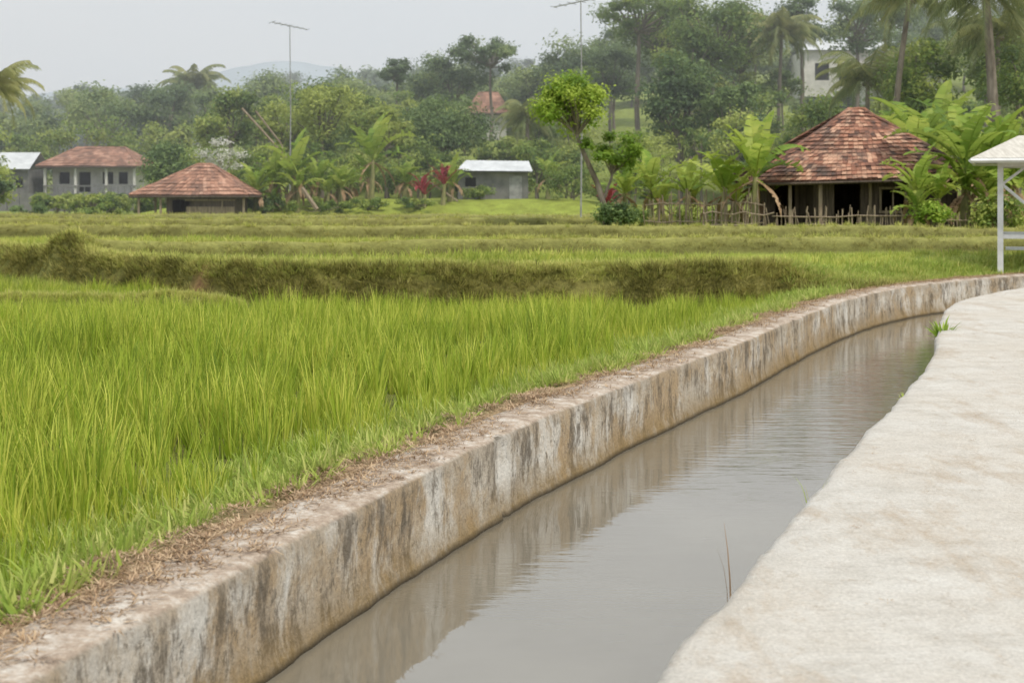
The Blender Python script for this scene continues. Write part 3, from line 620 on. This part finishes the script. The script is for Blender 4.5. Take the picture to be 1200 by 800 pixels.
b=MB(); b.add([(-39.3,105.5,3.3),(-35.8,105.5,3.3),(-35.8,108,4.6),(-39.3,108,4.6),(-35.8,110.5,3.3),(-39.3,110.5,3.3)],[(0,1,2,3),(3,2,4,5)]); b.build('roof',[M['zinc']],parent=H)
b=MB()
for i in range(14): box(b,(-39+i*.9,101,.8),(.86,.15,1.3+.08*(i%3)))
b.build('block_garden_wall',[M['greyblk']])
H=empty('grey_shed'); zs=gz(-1,80)-.2
walls('walls',H,-3.0,.9,79,82,zs,2.75,'greyblk',[(-2.6,-2.0,1.9,2.4)],.12)
part('door',H,'metal',[((.2,78.92,1.75),(.7,.05,1.5))])
part('window_pane',H,'dark_open',[((-2.3,79.03,2.15),(.6,.03,.5))])
b=MB(); b.add([(-3.1,78.5,2.78),(1.15,78.5,2.74),(.95,80.6,3.35),(-2.6,80.6,3.4),(1.15,82.6,2.74),(-3.1,82.6,2.78)],[(0,1,2,3),(3,2,4,5)])
b.add([(-3.1,78.5,2.72),(1.15,78.5,2.68),(1.15,82.6,2.68),(-3.1,82.6,2.72)],[(0,1,2,3)]); b.build('roof',[M['zinc']],parent=H)
H=empty('white_hall'); walls('walls',H,30.3,40,148,155,11.5,16.3,'plaster',[(31.5,33,13.2,15),(34,35.5,13.2,15),(36.6,38,13.2,15)],.25)
part('dark_room_sheet',H,'dark_open',[((35,149,14),(8.6,.1,3))])  # one dark sheet paints the shade behind the hall's windows
b=MB(); b.add([(29.8,147.3,16.3),(40.6,147.3,16.3),(40.2,151,17.5),(30.6,151,17.5),(40.6,155.6,16.3),(29.8,155.6,16.3)],[(0,1,2,3),(3,2,4,5)]); b.build('roof',[M['zinc']],parent=H)
H=empty('hill_house'); hip('roof',H,34.5,43,140,146,13.2,15.3,37,41,143,'tilefar',8,.5,.5); walls('walls',H,35,42.5,140.8,145.4,10,13.4,'plaster',[(36,37,11.4,12.6),(39,40,11.4,12.6)],.2)
H=empty('hill_house'); hip('roof',H,-4.2,-.1,127,132,8.6,10.6,-3,-1.3,129.5,'tilefar',9,.5,.5); walls('walls',H,-3.8,-.5,127.8,131.4,5,8.8,'plaster',[(-3.2,-2.3,6.8,8)],.2)
def fence(name,P0,P1,h,seed,gap=.14):
    r=np.random.default_rng(seed); P0=np.array(P0,float);P1=np.array(P1,float); L=np.linalg.norm(P1-P0); n=int(L/gap); b=MB()
    for i in range(n):
        p=P0+(P1-P0)*(i/n)+r.normal(0,.02,2); z=gz(*p); hh=h*r.uniform(.65,1.2); tube(b,[(p[0],p[1],z-.1),(p[0]+r.normal(0,.08),p[1],z+hh)],r.uniform(.012,.026),5,0)
    for f in (.3,.75):
        q=[ (*(P0+(P1-P0)*t),gz(*(P0+(P1-P0)*t))+h*f+r.normal(0,.03)) for t in np.linspace(0,1,8)]; q=np.array(q); q[:,1]-=.04; tube(b,q,.022,5,0)
    b.build(name,[M['bamboo']])
fence('bamboo_fence',(4.6,49),(8.2,46.2),1.3,1,.12); fence('bamboo_fence',(8.4,46.0),(13.0,45.2),.8,2,.10); fence('bamboo_fence',(13.3,45.4),(16.5,46.4),.6,3,.15); fence('bamboo_fence',(6.2,46.2),(8.4,45.6),.9,4,.18)
# white gazebo (built in its own coordinates, then turned)
H=empty('white_gazebo'); gb=[]
x0,x1,y0,y1=0,2.6,0,2.2; zg=-.05
for x in (x0,x1):
    for y in (y0,y1): gb.append(((x,y,(zg+2.22)/2),(.11,.11,2.22-zg)))
part('posts',H,'whitep',gb)
part('rails',H,'whitep',[(((x0+x1)/2,y0,.72),(x1-x0-.112,.06,.08)),(((x0+x1)/2,y1,.72),(x1-x0-.112,.06,.08)),((x0,(y0+y1)/2,.72),(.06,y1-y0-.112,.08)),((x1,(y0+y1)/2,.72),(.06,y1-y0-.112,.08)),(((x0+x1)/2,y0,2.15),(x1-x0-.112,.07,.1)),(((x0+x1)/2,y1,2.15),(x1-x0-.112,.07,.1)),((x0,(y0+y1)/2,2.15),(.07,y1-y0-.112,.1)),((x1,(y0+y1)/2,2.15),(.07,y1-y0-.112,.1)),(((x0+x1)/2,y1-.3,.42),(x1-x0-.2,.5,.05))])
b=MB(); tube(b,[(x0+.03,y0,1.75),(x0+.6,y0,1.25)],.035,6); tube(b,[(x0+.03,y0,1.75),(x0+.5,y0,2.12)],.03,6); tube(b,[(x1-.03,y0,1.75),(x1-.5,y0,2.12)],.03,6); b.build('braces',[M['whitep']],parent=H)
b=MB(); e=.55; c=[(x0-e,y0-e,2.26),(x1+e,y0-e,2.26),(x1+e,y1+e,2.26),(x0-e,y1+e,2.26)]
b.add(c+[(.35,1.1,2.75),(2.25,1.1,2.75)],[(0,1,5,4),(2,3,4,5)]); b.add(c+[(.35,1.1,2.75),(2.25,1.1,2.75)],[(3,0,4),(1,2,5)]); b.add([np.array(q)-[0,0,.03] for q in c],[(0,1,2,3)]); b.build('roof',[M['thatch']],parent=H)
b=MB()
for i in range(4): tube(b,[np.array(c[i])-[0,0,.05],np.array(c[(i+1)%4])-[0,0,.05]],.045,4)
b.build('fascia',[M['whitep']],parent=H)
H.location=(9.65,28.1,0); H.rotation_euler=(0,0,rad(-19))
def antenna(name,x,y,top,bar,az,n=7):
    b=MB(); z=gz(x,y); tube(b,[(x,y,z-.2),(x+.05,y,(z+top)/2),(x,y,top)],[.045,.035,.025],6)
    d=np.array([math.cos(az),math.sin(az),0]); s=np.array([-d[1],d[0],0]); c=np.array([x,y,top-.1]); tube(b,[c-d*bar/2+[0,0,.18],c+d*bar/2-[0,0,.12]],.025,5)
    for i in range(n):
        q=c+d*bar*(i/(n-1)-.5)+np.array([0,0,.18-.30*i/(n-1)]); l=.6-.05*i; tube(b,[q-s*l,q+s*l],.014,4)
    b.build(name,[M['metal']])
antenna('television_antenna',-12.5,80,11.0,2.1,.5); antenna('television_antenna',2.9,60,9.7,2.6,2.6)
for nm,p,rr in (('leaning_bamboo_pole',[(-15.2,80,6.3),(-14,80,5),(-12.6,80,3.4),(-11.8,80,1.2)],.07),('leaning_bamboo_pole',[(-14.6,81,6.2),(-13.2,81,4.4),(-12,81,1.4)],.06),('leaning_bamboo_pole',[(-10.8,73.2,1.8),(-10.0,73,.7)],.12),('leaning_bamboo_pole',[(-4.9,76,2.4),(-3.9,76,1.8),(-2.9,76,1.1)],.05)):
    b=MB(); tube(b,p,rr,6); b.build(nm,[M['bamboo']])
# ------------------------------------------------------------------ mountains
def mountain(name,y,pts,colr,seed,depth=500):
    xs_=np.linspace(-1800,1800,300); hz_=np.interp(xs_,[p[0] for p in pts],[p[1] for p in pts]); b=MB(); V=[]
    for j in range(10):
        t=j/9
        for i,x in enumerate(xs_): V.append((x,y+t*depth,-5+(hz_[i]+14*N3(x,t*300,seed,.006)+5*N3(x,t*100,seed,.02))*math.sin(t*math.pi/2)**.8))
    b.add(V,[(j*300+i,j*300+i+1,(j+1)*300+i+1,(j+1)*300+i) for j in range(9) for i in range(299)])
    b.build(name,[simple(name+'_haze_tint',tuple(.9*q for q in colr),colr,.01,bd=0,spec=0)],smooth=True)  # distance haze is put into this pale blue hill colour
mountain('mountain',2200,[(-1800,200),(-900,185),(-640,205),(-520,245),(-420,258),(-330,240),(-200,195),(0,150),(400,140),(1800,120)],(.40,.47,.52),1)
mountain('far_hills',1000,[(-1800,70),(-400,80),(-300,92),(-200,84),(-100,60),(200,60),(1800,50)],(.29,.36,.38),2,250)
m,nt=newmat('humid_air'); g=G(nt); vs=g.n('ShaderNodeVolumeScatter'); vs.inputs['Color'].default_value=(.95,.98,1,1); vs.inputs['Density'].default_value=.0023; vs.inputs['Anisotropy'].default_value=.2
g.l(vs.outputs[0],g.n('ShaderNodeOutputMaterial').inputs['Volume'])
b=MB(); box(b,(0,235,33),(1400,370,90)); b.build('haze',[m])
# ------------------------------------------------------------------ light, sky, camera
w=bpy.data.worlds.new('World'); scene.world=w; w.use_nodes=True; nt=w.node_tree; nt.nodes.clear(); g=G(nt)
az=rad(140); el=rad(56)
sky=g.n('ShaderNodeTexSky'); sky.sky_type='NISHITA'; sky.sun_disc=False; sky.sun_elevation=el; sky.sun_rotation=az; sky.dust_density=4; sky.air_density=1.2
tc=g.n('ShaderNodeTexCoord').outputs['Generated']
cl=g.noise(g.scalev(tc,(1,1,3)),2.2,4,.5); cc=g.ramp(cl,[(.3,(.83,.91,.98)),(.7,(.94,.98,1.01))])
sc=g.n('ShaderNodeVectorMath',operation='SCALE'); g.l(cc,sc.inputs[0]); sc.inputs['Scale'].default_value=11.6
mixc=g.mix(.88,sky.outputs[0],sc.outputs[0]); bg=g.n('ShaderNodeBackground'); bg.inputs[1].default_value=.1; g.l(mixc,bg.inputs[0])
g.l(bg.outputs[0],g.n('ShaderNodeOutputWorld').inputs[0])
sl=bpy.data.lights.new('sun','SUN'); sl.energy=2.8; sl.angle=rad(8); sl.color=(1,.93,.82)
so=bpy.data.objects.new('sun',sl); scene.collection.objects.link(so)
dv=Vector((math.sin(az)*math.cos(el),math.cos(az)*math.cos(el),math.sin(el))); so.rotation_euler=dv.to_track_quat('Z','Y').to_euler()
cam=bpy.data.cameras.new('camera'); co=bpy.data.objects.new('camera',cam); scene.collection.objects.link(co); scene.camera=co
co.location=(0,0,1.6); co.rotation_euler=(rad(90),0,0); cam.lens=50; cam.sensor_width=36; cam.shift_y=-175/1200; cam.clip_end=8000; cam.clip_start=.05
cam.dof.use_dof=True; cam.dof.focus_distance=11; cam.dof.aperture_fstop=3.6
scene.view_settings.view_transform='Standard'; scene.view_settings.look='None'; scene.view_settings.exposure=0
